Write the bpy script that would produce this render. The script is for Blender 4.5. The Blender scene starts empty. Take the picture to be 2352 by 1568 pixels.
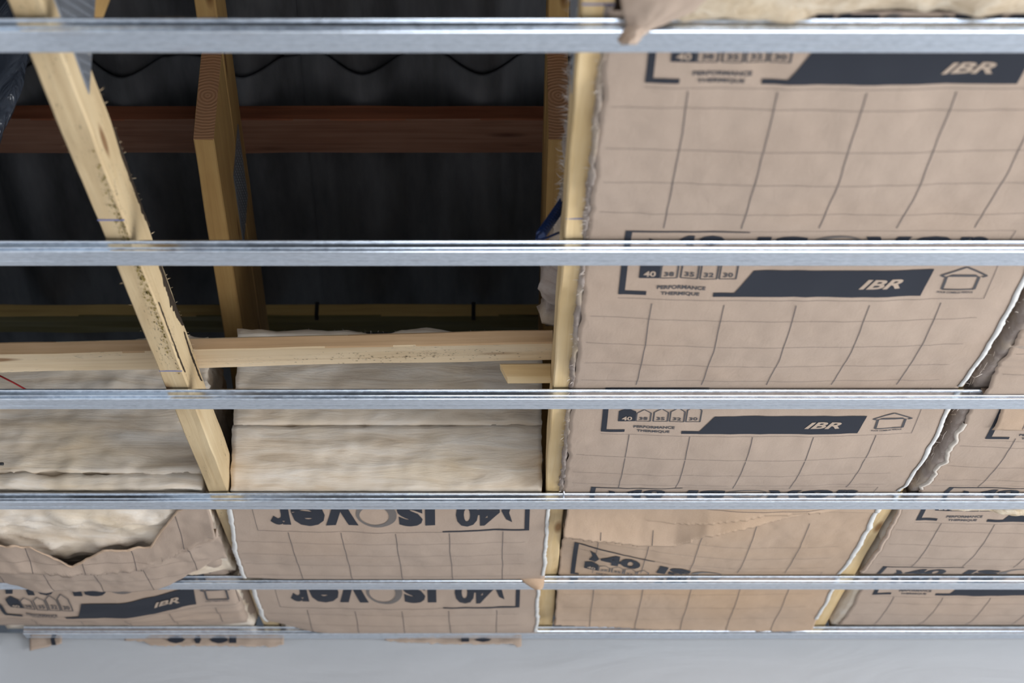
import bpy, bmesh, math, random
from mathutils import Vector, Matrix, noise

random.seed(7)
SC = bpy.context.scene
COL = SC.collection

# ------------------------------------------------------------------ camera, light, exposure
Z0 = 1.50                      # camera height above the floor; heights "h" below are measured from the camera
PITCH = math.radians(19.83)
FPX = 5409.0                   # focal length in pixels of the 2352 px wide frame
SP, CP = math.sin(PITCH), math.cos(PITCH)

cam_d = bpy.data.cameras.new('camera')
cam = bpy.data.objects.new('camera', cam_d)
COL.objects.link(cam)
cam.location = (0, 0, Z0)
cam.rotation_euler = (math.pi / 2 + PITCH, 0, 0)
cam_d.sensor_width = 36
cam_d.lens = 36 * FPX / 2352
cam_d.shift_x = 39 / 2352
cam_d.clip_start = 0.05
cam_d.dof.use_dof = True
cam_d.dof.focus_distance = 3.86
cam_d.dof.aperture_fstop = 5.8
SC.camera = cam

world = bpy.data.worlds.new('sky')
SC.world = world
world.use_nodes = True
bg = world.node_tree.nodes['Background']
bg.inputs[0].default_value = (0.72, 0.85, 1.0, 1)
bg.inputs[1].default_value = 1.0

def area(name, loc, rot, sx, sy, power, col):
    l = bpy.data.lights.new(name, 'AREA')
    l.shape = 'RECTANGLE'; l.size = sx; l.size_y = sy
    l.energy = power; l.color = col
    o = bpy.data.objects.new(name, l); COL.objects.link(o)
    o.location = loc; o.rotation_euler = rot
    return o
# daylight entering through the window of the right wall and the glazed opening behind the camera
area('daylight_side', (3.52, 2.75, 1.35), (0, math.radians(90), 0), 1.9, 2.6, 148, (0.94, 0.97, 1.0))
area('daylight_rear', (1.3, -2.12, 1.25), (math.radians(90), 0, 0), 3.2, 2.1, 76, (0.94, 0.97, 1.0))

SC.view_settings.view_transform = 'Standard'
SC.view_settings.look = 'None'
SC.view_settings.gamma = 1
SC.view_settings.use_curve_mapping = False
SC.view_settings.exposure = -0.02
SC.cycles.max_bounces = 5; SC.cycles.diffuse_bounces = 3; SC.cycles.glossy_bounces = 3
SC.cycles.transmission_bounces = 0; SC.cycles.transparent_max_bounces = 1
SC.cycles.adaptive_threshold = 0.06
SC.cycles.caustics_reflective = False; SC.cycles.caustics_refractive = False

# ------------------------------------------------------------------ helpers
def W(x, d, h): return Vector((x, d, Z0 + h))

def at(px, py, d):
    """point at distance d in front of the camera (along the floor) that lies on a pixel of the photograph"""
    t = (784 - py) / FPX
    h = d * (SP + t * CP) / (CP - t * SP)
    zc = d * CP + h * SP
    return Vector(((px - 1137) / FPX * zc, d, Z0 + h))

def tag(o, label=None, cat=None, group=None, kind=None):
    if label: o['label'] = label
    if cat: o['category'] = cat
    if group: o['group'] = group
    if kind: o['kind'] = kind
    return o

def adopt(o, p):
    o.parent = p
    o.matrix_parent_inverse = p.matrix_basis.inverted()      # every basis here is already a world matrix

def empty(name, loc, label, cat, group=None):
    o = bpy.data.objects.new(name, None)
    o.empty_display_size = 0.05
    o.location = loc
    COL.objects.link(o)
    return tag(o, label, cat, group)

def mk(name, verts, faces, mat, parent=None, smooth=True, solid=0.0, off=0.0):
    me = bpy.data.meshes.new(name)
    me.from_pydata([tuple(v) for v in verts], [], faces)
    me.update()
    if smooth: me.polygons.foreach_set('use_smooth', [True] * len(me.polygons))
    me.materials.append(mat)
    o = bpy.data.objects.new(name, me)
    COL.objects.link(o)
    if solid:
        s = o.modifiers.new('thick', 'SOLIDIFY'); s.thickness = solid; s.offset = off
    if parent: adopt(o, parent)
    return o

def nz(x, y, z=0.0): return noise.noise(Vector((x, y, z)))
def fbm(x, y, z=0.0, o=3):
    s = 0; a = 1
    for i in range(o):
        s += a * noise.noise(Vector((x, y, z + 7.3 * i))); a *= .5; x *= 2.1; y *= 2.1; z *= 2.1
    return s
def sm(a, b, x):
    t = max(0, min(1, (x - a) / (b - a))); return t * t * (3 - 2 * t)
def interp(pts, x):
    if x <= pts[0][0]: return pts[0][1]
    for (a, b), (c, e) in zip(pts, pts[1:]):
        if x <= c:
            t = (x - a) / (c - a); return b + (e - b) * t
    return pts[-1][1]

def boxmesh(x0, x1, y0, y1, z0, z1):
    v = [(x0,y0,z0),(x1,y0,z0),(x1,y1,z0),(x0,y1,z0),(x0,y0,z1),(x1,y0,z1),(x1,y1,z1),(x0,y1,z1)]
    f = [(3,2,1,0),(4,5,6,7),(0,1,5,4),(1,2,6,5),(2,3,7,6),(3,0,4,7)]
    return v, f
def box(name, b, mat, parent=None, bevel=0.0):
    o = mk(name, *boxmesh(*b), mat, parent, smooth=False)
    if bevel:
        m = o.modifiers.new('bevel', 'BEVEL'); m.width = bevel; m.segments = 2
    return o

def beam(name, p0, p1, w, t, mat, parent=None, seed=0.0, up=(0, 0, 1), rough=0.0006, cut=None):
    """timber with its grain along local X, softened arrises and slightly wavy sawn faces; p0, p1 = centre line"""
    p0, p1 = Vector(p0), Vector(p1)
    L = (p1 - p0).length
    X = (p1 - p0).normalized(); Y = Vector(up).cross(X).normalized(); Zv = X.cross(Y)
    c = 0.0022; hw, ht = w / 2, t / 2
    prof = []
    for (a, b) in ((-1,-1),(1,-1),(1,1),(-1,1)):
        pass
    ring = [(-hw+c,-ht),(-hw/3,-ht),(hw/3,-ht),(hw-c,-ht),(hw,-ht+c),(hw,-ht/3),(hw,ht/3),(hw,ht-c),(hw-c,ht),(hw/3,ht),(-hw/3,ht),(-hw+c,ht),(-hw,ht-c),(-hw,ht/3),(-hw,-ht/3),(-hw,-ht+c)]
    n = max(2, int(L / 0.035)); vs = []; fs = []; R = len(ring)
    for i in range(n + 1):
        x = L * i / n
        for k, (y, z) in enumerate(ring):
            e = rough * (1.6 if k in (0,3,4,7,8,11,12,15) else 1)
            dy = e * fbm(x * 6, y * 40 + seed, z * 40, 2); dz = e * fbm(x * 6, y * 40, z * 40 + seed + 9, 2)
            xx = x
            if cut and i == 0: xx += cut(y, z)
            vs.append((xx, y + dy, z + dz))
    for i in range(n):
        for k in range(R):
            a = i * R + k; b = i * R + (k + 1) % R
            fs.append((a, b, b + R, a + R))
    fs.append(tuple(reversed(range(R)))); fs.append(tuple(range(n * R, n * R + R)))
    me = bpy.data.meshes.new(name); me.from_pydata(vs, [], fs); me.update()
    me.materials.append(mat)
    o = bpy.data.objects.new(name, me); COL.objects.link(o)
    M = Matrix((X, Y, Zv)).transposed().to_4x4(); M.translation = p0
    o.matrix_basis = M
    if parent: adopt(o, parent)
    return o

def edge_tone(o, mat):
    """the narrow sawn edges of a board get a second material of another tone"""
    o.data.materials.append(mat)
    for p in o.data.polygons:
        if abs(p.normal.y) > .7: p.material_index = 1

def tube(pts, r, n=8, cap=True, rfun=None):
    vs = []; fs = []
    for i, p in enumerate(pts):
        p = Vector(p)
        a = Vector(pts[max(0, i - 1)]); b = Vector(pts[min(len(pts) - 1, i + 1)])
        t = (b - a).normalized()
        u = t.cross(Vector((0.13, 0.31, 0.94))).normalized(); v = t.cross(u)
        rr = rfun(i) if rfun else r
        for k in range(n):
            an = 2 * math.pi * k / n
            vs.append(p + (u * math.cos(an) + v * math.sin(an)) * rr)
    for i in range(len(pts) - 1):
        for k in range(n):
            fs.append((i*n+k, i*n+(k+1) % n, (i+1)*n+(k+1) % n, (i+1)*n+k))
    if cap:
        fs.append(tuple(reversed(range(n)))); fs.append(tuple(range((len(pts)-1)*n, len(pts)*n)))
    return vs, fs

# ------------------------------------------------------------------ materials
class NT:
    def __init__(s, name):
        s.m = bpy.data.materials.new(name); s.m.use_nodes = True
        s.t = s.m.node_tree; s.b = s.t.nodes['Principled BSDF']
    def n(s, typ, **kw):
        o = s.t.nodes.new(typ)
        for k, v in kw.items():
            if k.startswith('i_'):
                key = k[2:]
                o.inputs[int(key) if key.isdigit() else key.replace('_', ' ')].default_value = v
            else: setattr(o, k, v)
        return o
    def l(s, a, b): s.t.links.new(a, b)
    def coord(s, scale=(1, 1, 1), kind='Object'):
        tc = s.n('ShaderNodeTexCoord'); mp = s.n('ShaderNodeMapping')
        mp.inputs['Scale'].default_value = scale
        s.l(tc.outputs[kind], mp.inputs[0]); return mp.outputs[0]
    def noise(s, vec, scale, detail=4, rough=.55, dist=0):
        o = s.n('ShaderNodeTexNoise'); o.inputs['Scale'].default_value = scale
        o.inputs['Detail'].default_value = detail; o.inputs['Roughness'].default_value = rough
        o.inputs['Distortion'].default_value = dist
        s.l(vec, o.inputs['Vector']); return o.outputs['Fac']
    def ramp(s, fac, stops):
        o = s.n('ShaderNodeValToRGB'); e = o.color_ramp.elements
        e[0].position, e[0].color = stops[0][0], (*stops[0][1], 1)
        e[1].position, e[1].color = stops[-1][0], (*stops[-1][1], 1)
        for p, c in stops[1:-1]:
            q = e.new(p); q.color = (*c, 1)
        s.l(fac, o.inputs[0]); return o.outputs[0]
    def mix(s, fac, a, b, mode='MIX'):
        o = s.n('ShaderNodeMix'); o.data_type = 'RGBA'; o.blend_type = mode
        if isinstance(fac, (int, float)): o.inputs[0].default_value = fac
        else: s.l(fac, o.inputs[0])
        for v, k in ((a, 6), (b, 7)):
            if isinstance(v, tuple): o.inputs[k].default_value = (*v, 1)
            else: s.l(v, o.inputs[k])
        return o.outputs[2]
    def bump(s, hgt, strength, dist, nrm=None):
        o = s.n('ShaderNodeBump'); o.inputs['Strength'].default_value = strength
        o.inputs['Distance'].default_value = dist
        s.l(hgt, o.inputs['Height'])
        if nrm: s.l(nrm, o.inputs['Normal'])
        return o.outputs[0]
    def out(s, col=None, nrm=None, **kw):
        if col is not None:
            if isinstance(col, tuple): s.b.inputs['Base Color'].default_value = (*col, 1)
            else: s.l(col, s.b.inputs['Base Color'])
        if nrm is not None: s.l(nrm, s.b.inputs['Normal'])
        for k, v in kw.items():
            i = s.b.inputs[k.replace('_', ' ')]
            if hasattr(v, 'links') or hasattr(v, 'is_linked'): s.l(v, i)
            else: i.default_value = v
        return s.m

def wood(name, dark, mid, light, seed=0.0, mould=0.0, rough=.75):
    m = NT(name)
    v = m.coord((1, 1, 1))
    mp = m.n('ShaderNodeMapping'); mp.inputs['Location'].default_value = (seed, seed * .37, seed * .11)
    mp.inputs['Scale'].default_value = (0.9, 22, 22); m.l(v, mp.inputs[0])
    g = m.noise(mp.outputs[0], 3.0, 3, .6, .6)
    mp2 = m.n('ShaderNodeMapping'); mp2.inputs['Location'].default_value = (seed * 1.7, seed, 0)
    mp2.inputs['Scale'].default_value = (3.0, 6, 6); m.l(v, mp2.inputs[0])
    b = m.noise(mp2.outputs[0], 1.6, 3)
    c1 = m.ramp(g, [(.28, dark), (.48, mid), (.72, light)])
    c2 = m.ramp(b, [(.35, tuple(x * .86 for x in mid)), (.65, light)])
    c = m.mix(.45, c1, c2)
    # knots
    mp3 = m.n('ShaderNodeMapping'); mp3.inputs['Location'].default_value = (seed * 2.3, seed * .9, seed)
    mp3.inputs['Scale'].default_value = (2.6, 13, 13); m.l(v, mp3.inputs[0])
    vo = m.n('ShaderNodeTexVoronoi'); vo.inputs['Scale'].default_value = 1.0; m.l(mp3.outputs[0], vo.inputs[0])
    kn = m.ramp(vo.outputs['Distance'], [(.07, (1, 1, 1)), (.14, (0, 0, 0))])
    c = m.mix(kn, c, (dark[0] * .55, dark[1] * .45, dark[2] * .4))
    if mould:
        mp4 = m.n('ShaderNodeMapping'); mp4.inputs['Scale'].default_value = (10, 60, 60); m.l(v, mp4.inputs[0])
        sp = m.noise(mp4.outputs[0], 6, 3, .7)
        mp5 = m.n('ShaderNodeMapping'); mp5.inputs['Location'].default_value = (seed * 3, 2, 1); mp5.inputs['Scale'].default_value = (2.2, 20, 20); m.l(v, mp5.inputs[0])
        zone = m.noise(mp5.outputs[0], 1.4, 2)
        a = m.ramp(sp, [(.60, (0, 0, 0)), (.66, (1, 1, 1))]); zz = m.ramp(zone, [(.52, (0, 0, 0)), (.62, (mould,) * 3)])
        c = m.mix(m.mix(1.0, a, zz, 'MULTIPLY'), c, (.045, .042, .035))
    n1 = m.bump(g, .35, .002)
    return m.out(c, n1, Roughness=rough, Specular_IOR_Level=.25)

M = {}
M['pine'] = wood('pine', (.66, .42, .18), (.84, .60, .30), (.90, .69, .42), 1.3)
M['pine_mould'] = wood('pine_mould', (.50, .34, .18), (.65, .475, .265), (.73, .565, .345), 4.1, mould=.9)
M['pine_pale'] = wood('pine_pale', (.64, .44, .25), (.84, .63, .39), (.90, .72, .50), 8.2, mould=.7)
M['pine_end'] = None
M['rafter'] = wood('rafter_wood', (.32, .17, .06), (.45, .26, .09), (.54, .34, .13), 2.9)
M['purlin'] = wood('purlin_wood', (.10, .040, .024), (.18, .080, .048), (.25, .135, .09), 6.4)
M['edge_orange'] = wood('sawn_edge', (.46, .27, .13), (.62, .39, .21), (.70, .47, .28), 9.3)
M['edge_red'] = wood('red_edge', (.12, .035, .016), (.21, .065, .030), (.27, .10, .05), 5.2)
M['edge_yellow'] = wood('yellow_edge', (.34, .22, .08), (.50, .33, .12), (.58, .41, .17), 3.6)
M['batten'] = wood('batten_wood', (.085, .075, .03), (.15, .125, .045), (.21, .165, .06), 7.7)

def endgrain():
    m = NT('end_grain')
    v = m.coord((1, 1, 1))
    w = m.n('ShaderNodeTexWave'); w.wave_type = 'RINGS'; w.rings_direction = 'Y'
    w.inputs['Scale'].default_value = 48; w.inputs['Distortion'].default_value = 3.0; w.inputs['Detail'].default_value = 2
    m.l(v, w.inputs[0])
    c = m.ramp(w.outputs['Fac'], [(.2, (.40, .19, .09)), (.8, (.50, .26, .13))])
    return m.out(c, m.bump(w.outputs['Fac'], .3, .002), Roughness=.85)
M['end'] = endgrain()

def kraft(name, a, b, warm):
    m = NT(name)
    v = m.coord((1, 1, 1))
    n1 = m.noise(v, 5, 3)
    c = m.ramp(n1, [(.32, a), (.68, b)])
    n2 = m.noise(v, 2.2, 2)
    c = m.mix(m.ramp(n2, [(.5, (0, 0, 0)), (.75, (.6, .6, .6))]), c, warm)
    fib = m.noise(m.coord((60, 60, 60)), 8, 2, .7)
    c = m.mix(.10, c, m.ramp(fib, [(.3, (.35, .26, .20)), (.7, (.75, .66, .56))]))
    cr = m.noise(m.coord((42, 12, 30)), 1.6, 3, .55, 1.4)
    cr2 = m.noise(m.coord((9, 14, 9)), 1.5, 2, .55, .8)
    nb = m.bump(cr, .09, .0045)
    nb = m.bump(cr2, .08, .008, nb)
    return m.out(c, nb, Roughness=.72, Specular_IOR_Level=.22)
M['kraft'] = kraft('kraft_paper', (.475, .355, .275), (.515, .39, .305), (.53, .375, .27))
M['kraft_warm'] = kraft('kraft_paper_warm', (.54, .375, .255), (.56, .40, .285), (.64, .40, .22))
M['ink'] = NT('dark_blue_ink').out((.028, .031, .042), Roughness=.7, Specular_IOR_Level=.25)
M['ink_thin'] = NT('thin_line_ink').out((.13, .105, .10), Roughness=.6)
M['ink_soft'] = NT('grey_halftone_ink').out((.17, .145, .13), Roughness=.6)
M['knock'] = NT('unprinted_kraft').out((.50, .38, .29), Roughness=.7)
M['torn_dull'] = NT('torn_wool_edge').out((.60, .53, .46), Roughness=.9)
M['torn'] = NT('torn_white_paper').out((.72, .70, .67), Roughness=.8)

def woolmat(name, a, b, c, sx=(5, 5, 22)):
    m = NT(name)
    n1 = m.noise(m.coord(sx), 1.4, 4, .62, .8)
    n2 = m.noise(m.coord((4, 4, 7)), 1.5, 3)
    n3 = m.noise(m.coord((sx[0] * 6, sx[1] * 6, sx[2] * 6)), 2.2, 2, .7, 1.0)
    col = m.ramp(n1, [(.28, a), (.50, b), (.72, c)])
    col = m.mix(m.ramp(n2, [(.50, (0, 0, 0)), (.72, (.45, .45, .45))]), col, (.74, .57, .36))
    nb = m.bump(n1, .30, .010)
    nb = m.bump(n3, .22, .003, nb)
    return m.out(col, nb, Roughness=.95, Specular_IOR_Level=.1)
M['wool'] = woolmat('glass_wool', (.70, .55, .40), (.86, .73, .59), (.92, .83, .73), (4, 4, 30))
M['wool_grey'] = woolmat('grey_glass_wool', (.28, .22, .19), (.38, .31, .27), (.46, .39, .35), (16, 16, 16))  # darker, greyer tone than the main wool
M['wool_frayed'] = woolmat('frayed_glass_wool', (.50, .38, .25), (.68, .55, .40), (.80, .70, .56), (34, 34, 34))
M['fibre'] = NT('loose_wool_fibre').out((.80, .70, .62), Roughness=.9)

def galv():
    m = NT('galvanised_steel')
    s1 = m.noise(m.coord((60, 110, 110)), 1.5, 4, .65)
    s2 = m.noise(m.coord((9, 60, 40)), 1.6, 3)
    c = m.ramp(s1, [(.34, (.64, .69, .76)), (.66, (.84, .90, .98))])
    c = m.mix(m.ramp(s2, [(.56, (0, 0, 0)), (.74, (.35, .35, .35))]), c, (.55, .52, .54))
    r = m.n('ShaderNodeMapRange'); r.inputs[3].default_value = .11; r.inputs[4].default_value = .24
    m.l(s1, r.inputs[0])
    return m.out(c, m.bump(s1, .05, .0002), Metallic=.96, Roughness=r.outputs[0])
M['galv'] = galv()
M['plate'] = NT('nail_plate_steel').out((.34, .36, .40), Metallic=.8, Roughness=.45)
M['steel'] = NT('screw_steel').out((.6, .6, .62), Metallic=1.0, Roughness=.3)

def roofmat():
    m = NT('black_fibre_cement')
    n1 = m.noise(m.coord((14, 2.2, 6)), 1, 4, .6)
    n2 = m.noise(m.coord((90, 30, 90)), 2, 3)
    c = m.ramp(n1, [(.3, (.052, .052, .056)), (.7, (.130, .130, .138))])
    return m.out(c, m.bump(n2, .3, .002), Roughness=.8, Specular_IOR_Level=.3)
M['roof'] = roofmat()

def plaster(name, a, b):
    m = NT(name)
    v = m.coord((1, 1, 1))
    n1 = m.noise(v, 2.2, 4, .5, .6); n2 = m.noise(v, 60, 3); n3 = m.noise(m.coord((1.2, 1.2, 3.5)), 2.2, 3, .5, 1.5)
    c = m.ramp(n1, [(.3, a), (.7, b)])
    nb = m.bump(n3, .22, .02); nb = m.bump(n2, .15, .002, nb)
    return m.out(c, nb, Roughness=.85)
M['plaster'] = plaster('wall_plaster', (.51, .52, .54), (.55, .56, .58))
M['concrete'] = plaster('floor_concrete', (.55, .54, .53), (.62, .61, .60))
M['frame'] = NT('window_frame_white').out((.8, .8, .8), Roughness=.4)
M['bark'] = NT('dark_bark').out((.050, .037, .027), Roughness=1.0, Specular_IOR_Level=.05)
M['pencil'] = NT('blue_pencil').out((.20, .22, .42), Roughness=.8)
M['blue'] = NT('blue_conduit_plastic').out((.007, .030, .13), Roughness=.3)
M['red'] = NT('red_cord').out((.55, .03, .03), Roughness=.5)
M['blackplastic'] = NT('black_plastic').out((.02, .02, .022), Roughness=.4)
def film():
    m = NT('dark_plastic_film')
    n = m.noise(m.coord((14, 14, 5)), 1.5, 4, .5, 1.5)
    return m.out((.035, .042, .058), m.bump(n, .8, .03), Roughness=.22)
M['film'] = film()

# ------------------------------------------------------------------ the room
XL, XR, YB, YF = -1.10, 3.5, -2.1, 5.15
def structure(o): o['kind'] = 'structure'; return o
def panel_wall(name, b, mat): return structure(box(name, b, mat))
structure(box('floor', (XL - .2, XR + .2, YB - .2, YF + .2, -.1, 0), M['concrete']))
structure(box('wall_far', (XL - .14, XR, YF, YF + .22, 0, Z0 + 1.168), M['plaster']))
structure(box('wall_left', (XL - .14, XL, YB, YF, 0, Z0 + 1.14), M['plaster']))
def wall_with_hole(name, axis, c0, c1, a0, a1, z1, hole, mat):
    ha, hb, hz0, hz1 = hole
    vs = []; fs = []
    for (p0, p1, q0, q1) in ((a0, ha, 0, z1), (hb, a1, 0, z1), (ha, hb, 0, hz0), (ha, hb, hz1, z1)):
        b = (c0, c1, p0, p1, q0, q1) if axis == 'x' else (p0, p1, c0, c1, q0, q1)
        v, f = boxmesh(*b); k = len(vs); vs += v; fs += [tuple(i + k for i in t) for t in f]
    return structure(mk(name, vs, fs, mat, smooth=False))
wall_with_hole('wall_right', 'x', XR, XR + .1, YB, YF, 5.3, (1.45, 4.05, .4, 2.3), M['plaster'])
wall_with_hole('wall_back', 'y', YB - .1, YB, XL, XR, 5.3, (-.3, 2.9, .2, 2.3), M['plaster'])
structure(box('wall_gable', (-1.9, -1.8, YB, 6.2, Z0 + 1.0, 5.3), M['roof']))
structure(box('ceiling', (XL, XR, YB, 1.25, Z0 + 1.1495, Z0 + 1.1625), M['plaster']))  # unseen rear ceiling, added to keep room light out of the attic
structure(box('trim_1', (-1.8, XL - .14, YB, YF, Z0 + 1.06, Z0 + 1.14), M['concrete']))
def window(name, axis, c, a0, a1, z0, z1):
    vs = []; fs = []; w = .06
    mid = (a0 + a1) / 2
    for (p0, p1, q0, q1) in ((a0, a0+w, z0, z1), (a1-w, a1, z0, z1), (mid-w/2, mid+w/2, z0+w, z1-w), (a0+w, a1-w, z0, z0+w), (a0+w, a1-w, z1-w, z1)):
        b = (c, c+.05, p0, p1, q0, q1) if axis == 'x' else (p0, p1, c-.05, c, q0, q1)
        v, f = boxmesh(*b); k = len(vs); vs += v; fs += [tuple(i + k for i in t) for t in f]
    return structure(mk(name, vs, fs, M['frame'], smooth=False))
window('window_1', 'x', XR + .03, 1.45, 4.05, .4, 2.3)
window('window_2', 'y', YB - .03, -.3, 2.9, .2, 2.3)

# ------------------------------------------------------------------ ceiling rails
HR = 1.149
RAIL = [2.2736, 2.8924, 3.4985, 4.0736, 4.6715, 5.1248]        # far edge of each rail's bottom face
def rail_profile():
    near = [(-.0231, .0007), (-.0236, .0020), (-.0236, .0036), (-.0220, .0050), (-.0233, .0060), (-.0236, .0072), (-.0234, .0122), (-.0219, .0134),
            (-.0232, .0148), (-.0236, .0160), (-.0234, .0170), (-.0227, .0178), (-.0215, .018), (-.0165, .018), (-.0158, .0172)]
    pts = list(reversed(near)) + [(-.0226, .0003), (-.0215, 0), (-.0075, 0), (-.0065, .0007), (.0065, .0007), (.0075, 0), (.0215, 0), (.0226, .0003)] + [(-y, z) for y, z in near]
    return pts
RL = ['galvanised steel ceiling rail nearest the viewer, under a hanging paper flap',
      'galvanised steel ceiling rail, second from the viewer, above a row of IBR bands',
      'galvanised steel ceiling rail, third from the viewer, just past the cross brace board',
      'galvanised steel ceiling rail, fourth from the viewer, along the foot of the bare wool',
      'galvanised steel ceiling rail, fifth from the viewer, with a paper corner drooping over it',
      'galvanised steel ceiling rail farthest from the viewer, against the white wall']
for i, yf in enumerate(RAIL):
    pr = rail_profile(); n = 90; vs = []; fs = []
    x0, x1 = (XL + .012 if i < 5 else -1.035), XR - .01
    for k in range(n + 1):
        x = x0 + (x1 - x0) * k / n
        for (y, z) in pr:
            vs.append((x, yf - .0235 + y, Z0 + HR + z + .0004 * nz(x * 3, i * 5.1, z * 40)))
    R = len(pr)
    for k in range(n):
        for j in range(R - 1):
            a = k * R + j; fs.append((a, a + 1, a + R + 1, a + R))
    o = mk('ceiling_rail', vs, fs, M['galv'], solid=.0006, off=0, smooth=False)
    tag(o, RL[i], 'rail', 'galvanised ceiling rails')

# ------------------------------------------------------------------ roof trusses
HC = 1.1705; CH = .072
SL = math.atan(.28); sx, sz = math.cos(SL), -math.sin(SL)      # roof slope, falling away from the viewer
def und(d): return 1.898 - .28 * (d - 3.559)                   # underside of the rafters
def plate(name, c, along, upv, nrm, L, Hh, parent):
    """toothed nail plate: a thin sheet with rows of small pressed bumps"""
    along, upv, nrm = Vector(along).normalized(), Vector(upv).normalized(), Vector(nrm).normalized()
    c = Vector(c); vs = []; fs = []
    def addbox(o, a, b, t):
        k = len(vs)
        for s in (0, 1):
            for (i, j) in ((-1,-1),(1,-1),(1,1),(-1,1)):
                f = 1 if s == 0 else (.98 if a > .01 else .5)
                vs.append(o + along * i * a * f + upv * j * b * f + nrm * t * s)
        fs.extend([(k+4,k+5,k+6,k+7),(k,k+1,k+5,k+4),(k+1,k+2,k+6,k+5),(k+2,k+3,k+7,k+6),(k+3,k,k+4,k+7),(k+3,k+2,k+1,k)])
    addbox(c, L/2, Hh/2, .0012)
    nx, ny = int(L / .016), int(Hh / .013)
    for i in range(nx):
        for j in range(ny):
            addbox(c + along * ((i + .5) / nx - .5) * L * .96 + upv * ((j + .5 + (.25 if i % 2 else -.25)) / ny - .5) * Hh * .92 + nrm * .0012, .0028, .0013, .0009)
    return mk(name, vs, fs, M['plate'], parent, smooth=False)

def slivers(name, pts, parent, mat, n, ln, seed):
    rnd = random.Random(seed); vs = []; fs = []
    for _ in range(n):
        p, dirv = pts(rnd)
        L = ln * (0.3 + rnd.random()); q = p + dirv * L; w = Vector((rnd.uniform(-1,1), rnd.uniform(-1,1), rnd.uniform(-1,1))).normalized() * .0005
        m_ = (p + q) / 2 + Vector((rnd.uniform(-1,1), rnd.uniform(-1,1), rnd.uniform(-1,1))) * L * .15
        k = len(vs); vs += [p - w, p + w, m_ + w * .8, m_ - w * .8, q]; fs += [(k, k+1, k+2, k+3), (k+3, k+2, k+4)]
    o = mk(name, vs, fs, mat, parent, smooth=False); o['kind'] = 'stuff'; return o

def truss(x0, label, mat, seed):
    xc = x0 + .018
    T = empty('roof_truss', W(xc, 3.0, HC), label, 'roof truss', 'timber roof trusses')
    ch = beam('bottom_chord', W(xc, .6, HC + CH/2), W(xc, 5.34, HC + CH/2), .036, CH, mat, T, seed, rough=.0011)
    # rafter, falling away
    hp = .105
    def cl(d, off): return W(xc + 0, d - off * sz * -1 * -1, 0)
    nrm = Vector((0, -sz, sx))                                  # unit normal of the slope, pointing up
    a = W(xc, 1.2, und(1.2)) + nrm * hp/2; b = W(xc, 5.45, und(5.45)) + nrm * hp/2
    beam('rafter', a, b, .036, hp, M['rafter'], T, seed + 2)
    # deep timber nailed under the rafter, square-cut end towards the viewer
    top = W(xc, 3.68, und(3.68) - .004); p = .198
    s = top - nrm * p/2; e = s + Vector((0, sx, sz)) * 1.32
    dbl = beam('strut', s, e, .036, p, M['rafter'], T, seed + 5)
    # sawn end face of the strut
    vs = []; u = nrm; q = s - Vector((0, sx, sz)) * .0012
    for (i, j) in ((-1,-1),(1,-1),(1,1),(-1,1)): vs.append(Vector((i * .0172, 0, 0)) + u * j * (p/2 - .001))
    vs += [v + Vector((0, sx, sz)) * .001 for v in vs]
    eg = mk('end_grain', vs, [(0,1,2,3),(7,6,5,4),(0,4,5,1),(1,5,6,2),(2,6,7,3),(3,7,4,0)], M['end'], None, smooth=False)
    eg.location = q; adopt(eg, dbl)
    # web rising from the chord near the viewer
    beam('web', W(xc, 2.463, 1.2860), W(xc, 2.98, 1.902), .036, .072, M['rafter'], T, seed + 8)
    for sgn, xx in ((1, x0 + .0362), (-1, x0 - .0002)):
        plate('nail_plate', W(xx, 2.29, 1.270), (0, 1, 0), (0, 0, 1), (sgn, 0, 0), .40, .132, T)
    plate('nail_plate', W(x0 + .0362, 4.03, und(4.03) - .005), (0, sx, sz), nrm, (1, 0, 0), .21, .125, T)
    return T, ch
T1, ch1 = truss(-.5104, 'pine roof truss left of the opening, its lower chord running diagonally down', M['pine_mould'], 1.0)
T2, ch2 = truss(.0900, 'pine roof truss beside the left edge of the right-hand insulation', M['pine'], 20.0)
T3, ch3 = truss(.6900, 'pine roof truss mostly hidden above the right-hand insulation batts', M['pine'], 40.0)

# pencil marks across the chords
for T, x0, ds in ((T1, -.5104, (2.785, 3.375)), (T2, .0900, (2.2017, 2.780))):
    for d in ds:
        v, f = boxmesh(x0 + .001, x0 + .0355, d, d + .0022, Z0 + HC - .0012, Z0 + HC + .0002)
        mk('pencil_mark', v, f, M['pencil'], T, smooth=False)
# dark bark left along the upper arris of the left truss
def bark(d0, d1, hb, wmax, seed, xx):
    vs = []; fs = []; n = 60
    for i in range(n + 1):
        d = d0 + (d1 - d0) * i / n
        w = wmax * math.sin(math.pi * (i + .5) / (n + 1)) ** .7 * (.65 + .6 * abs(fbm(d * 30, seed)))
        e = .002 * fbm(d * 40, seed + 3)
        vs += [W(xx, d, hb - w + e), W(xx + .0016 + .0012 * abs(nz(d * 60, seed)), d, hb - w * .5), W(xx - .001, d, hb + .0015)]
    for i in range(n):
        k = 3 * i; fs += [(k, k+1, k+4, k+3), (k+1, k+2, k+5, k+4)]
    return mk('bark_strip', vs, fs, M['bark'], T1, smooth=True)
bark(2.66, 2.98, HC + CH, .010, 1, -.4738); bark(3.03, 3.36, HC + CH - .004, .024, 2, -.4738)
bark(3.37, 3.60, HC + CH - .012, .010, 3, -.4738); bark(3.10, 3.40, HC + .006, .006, 5, -.4738)
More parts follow.
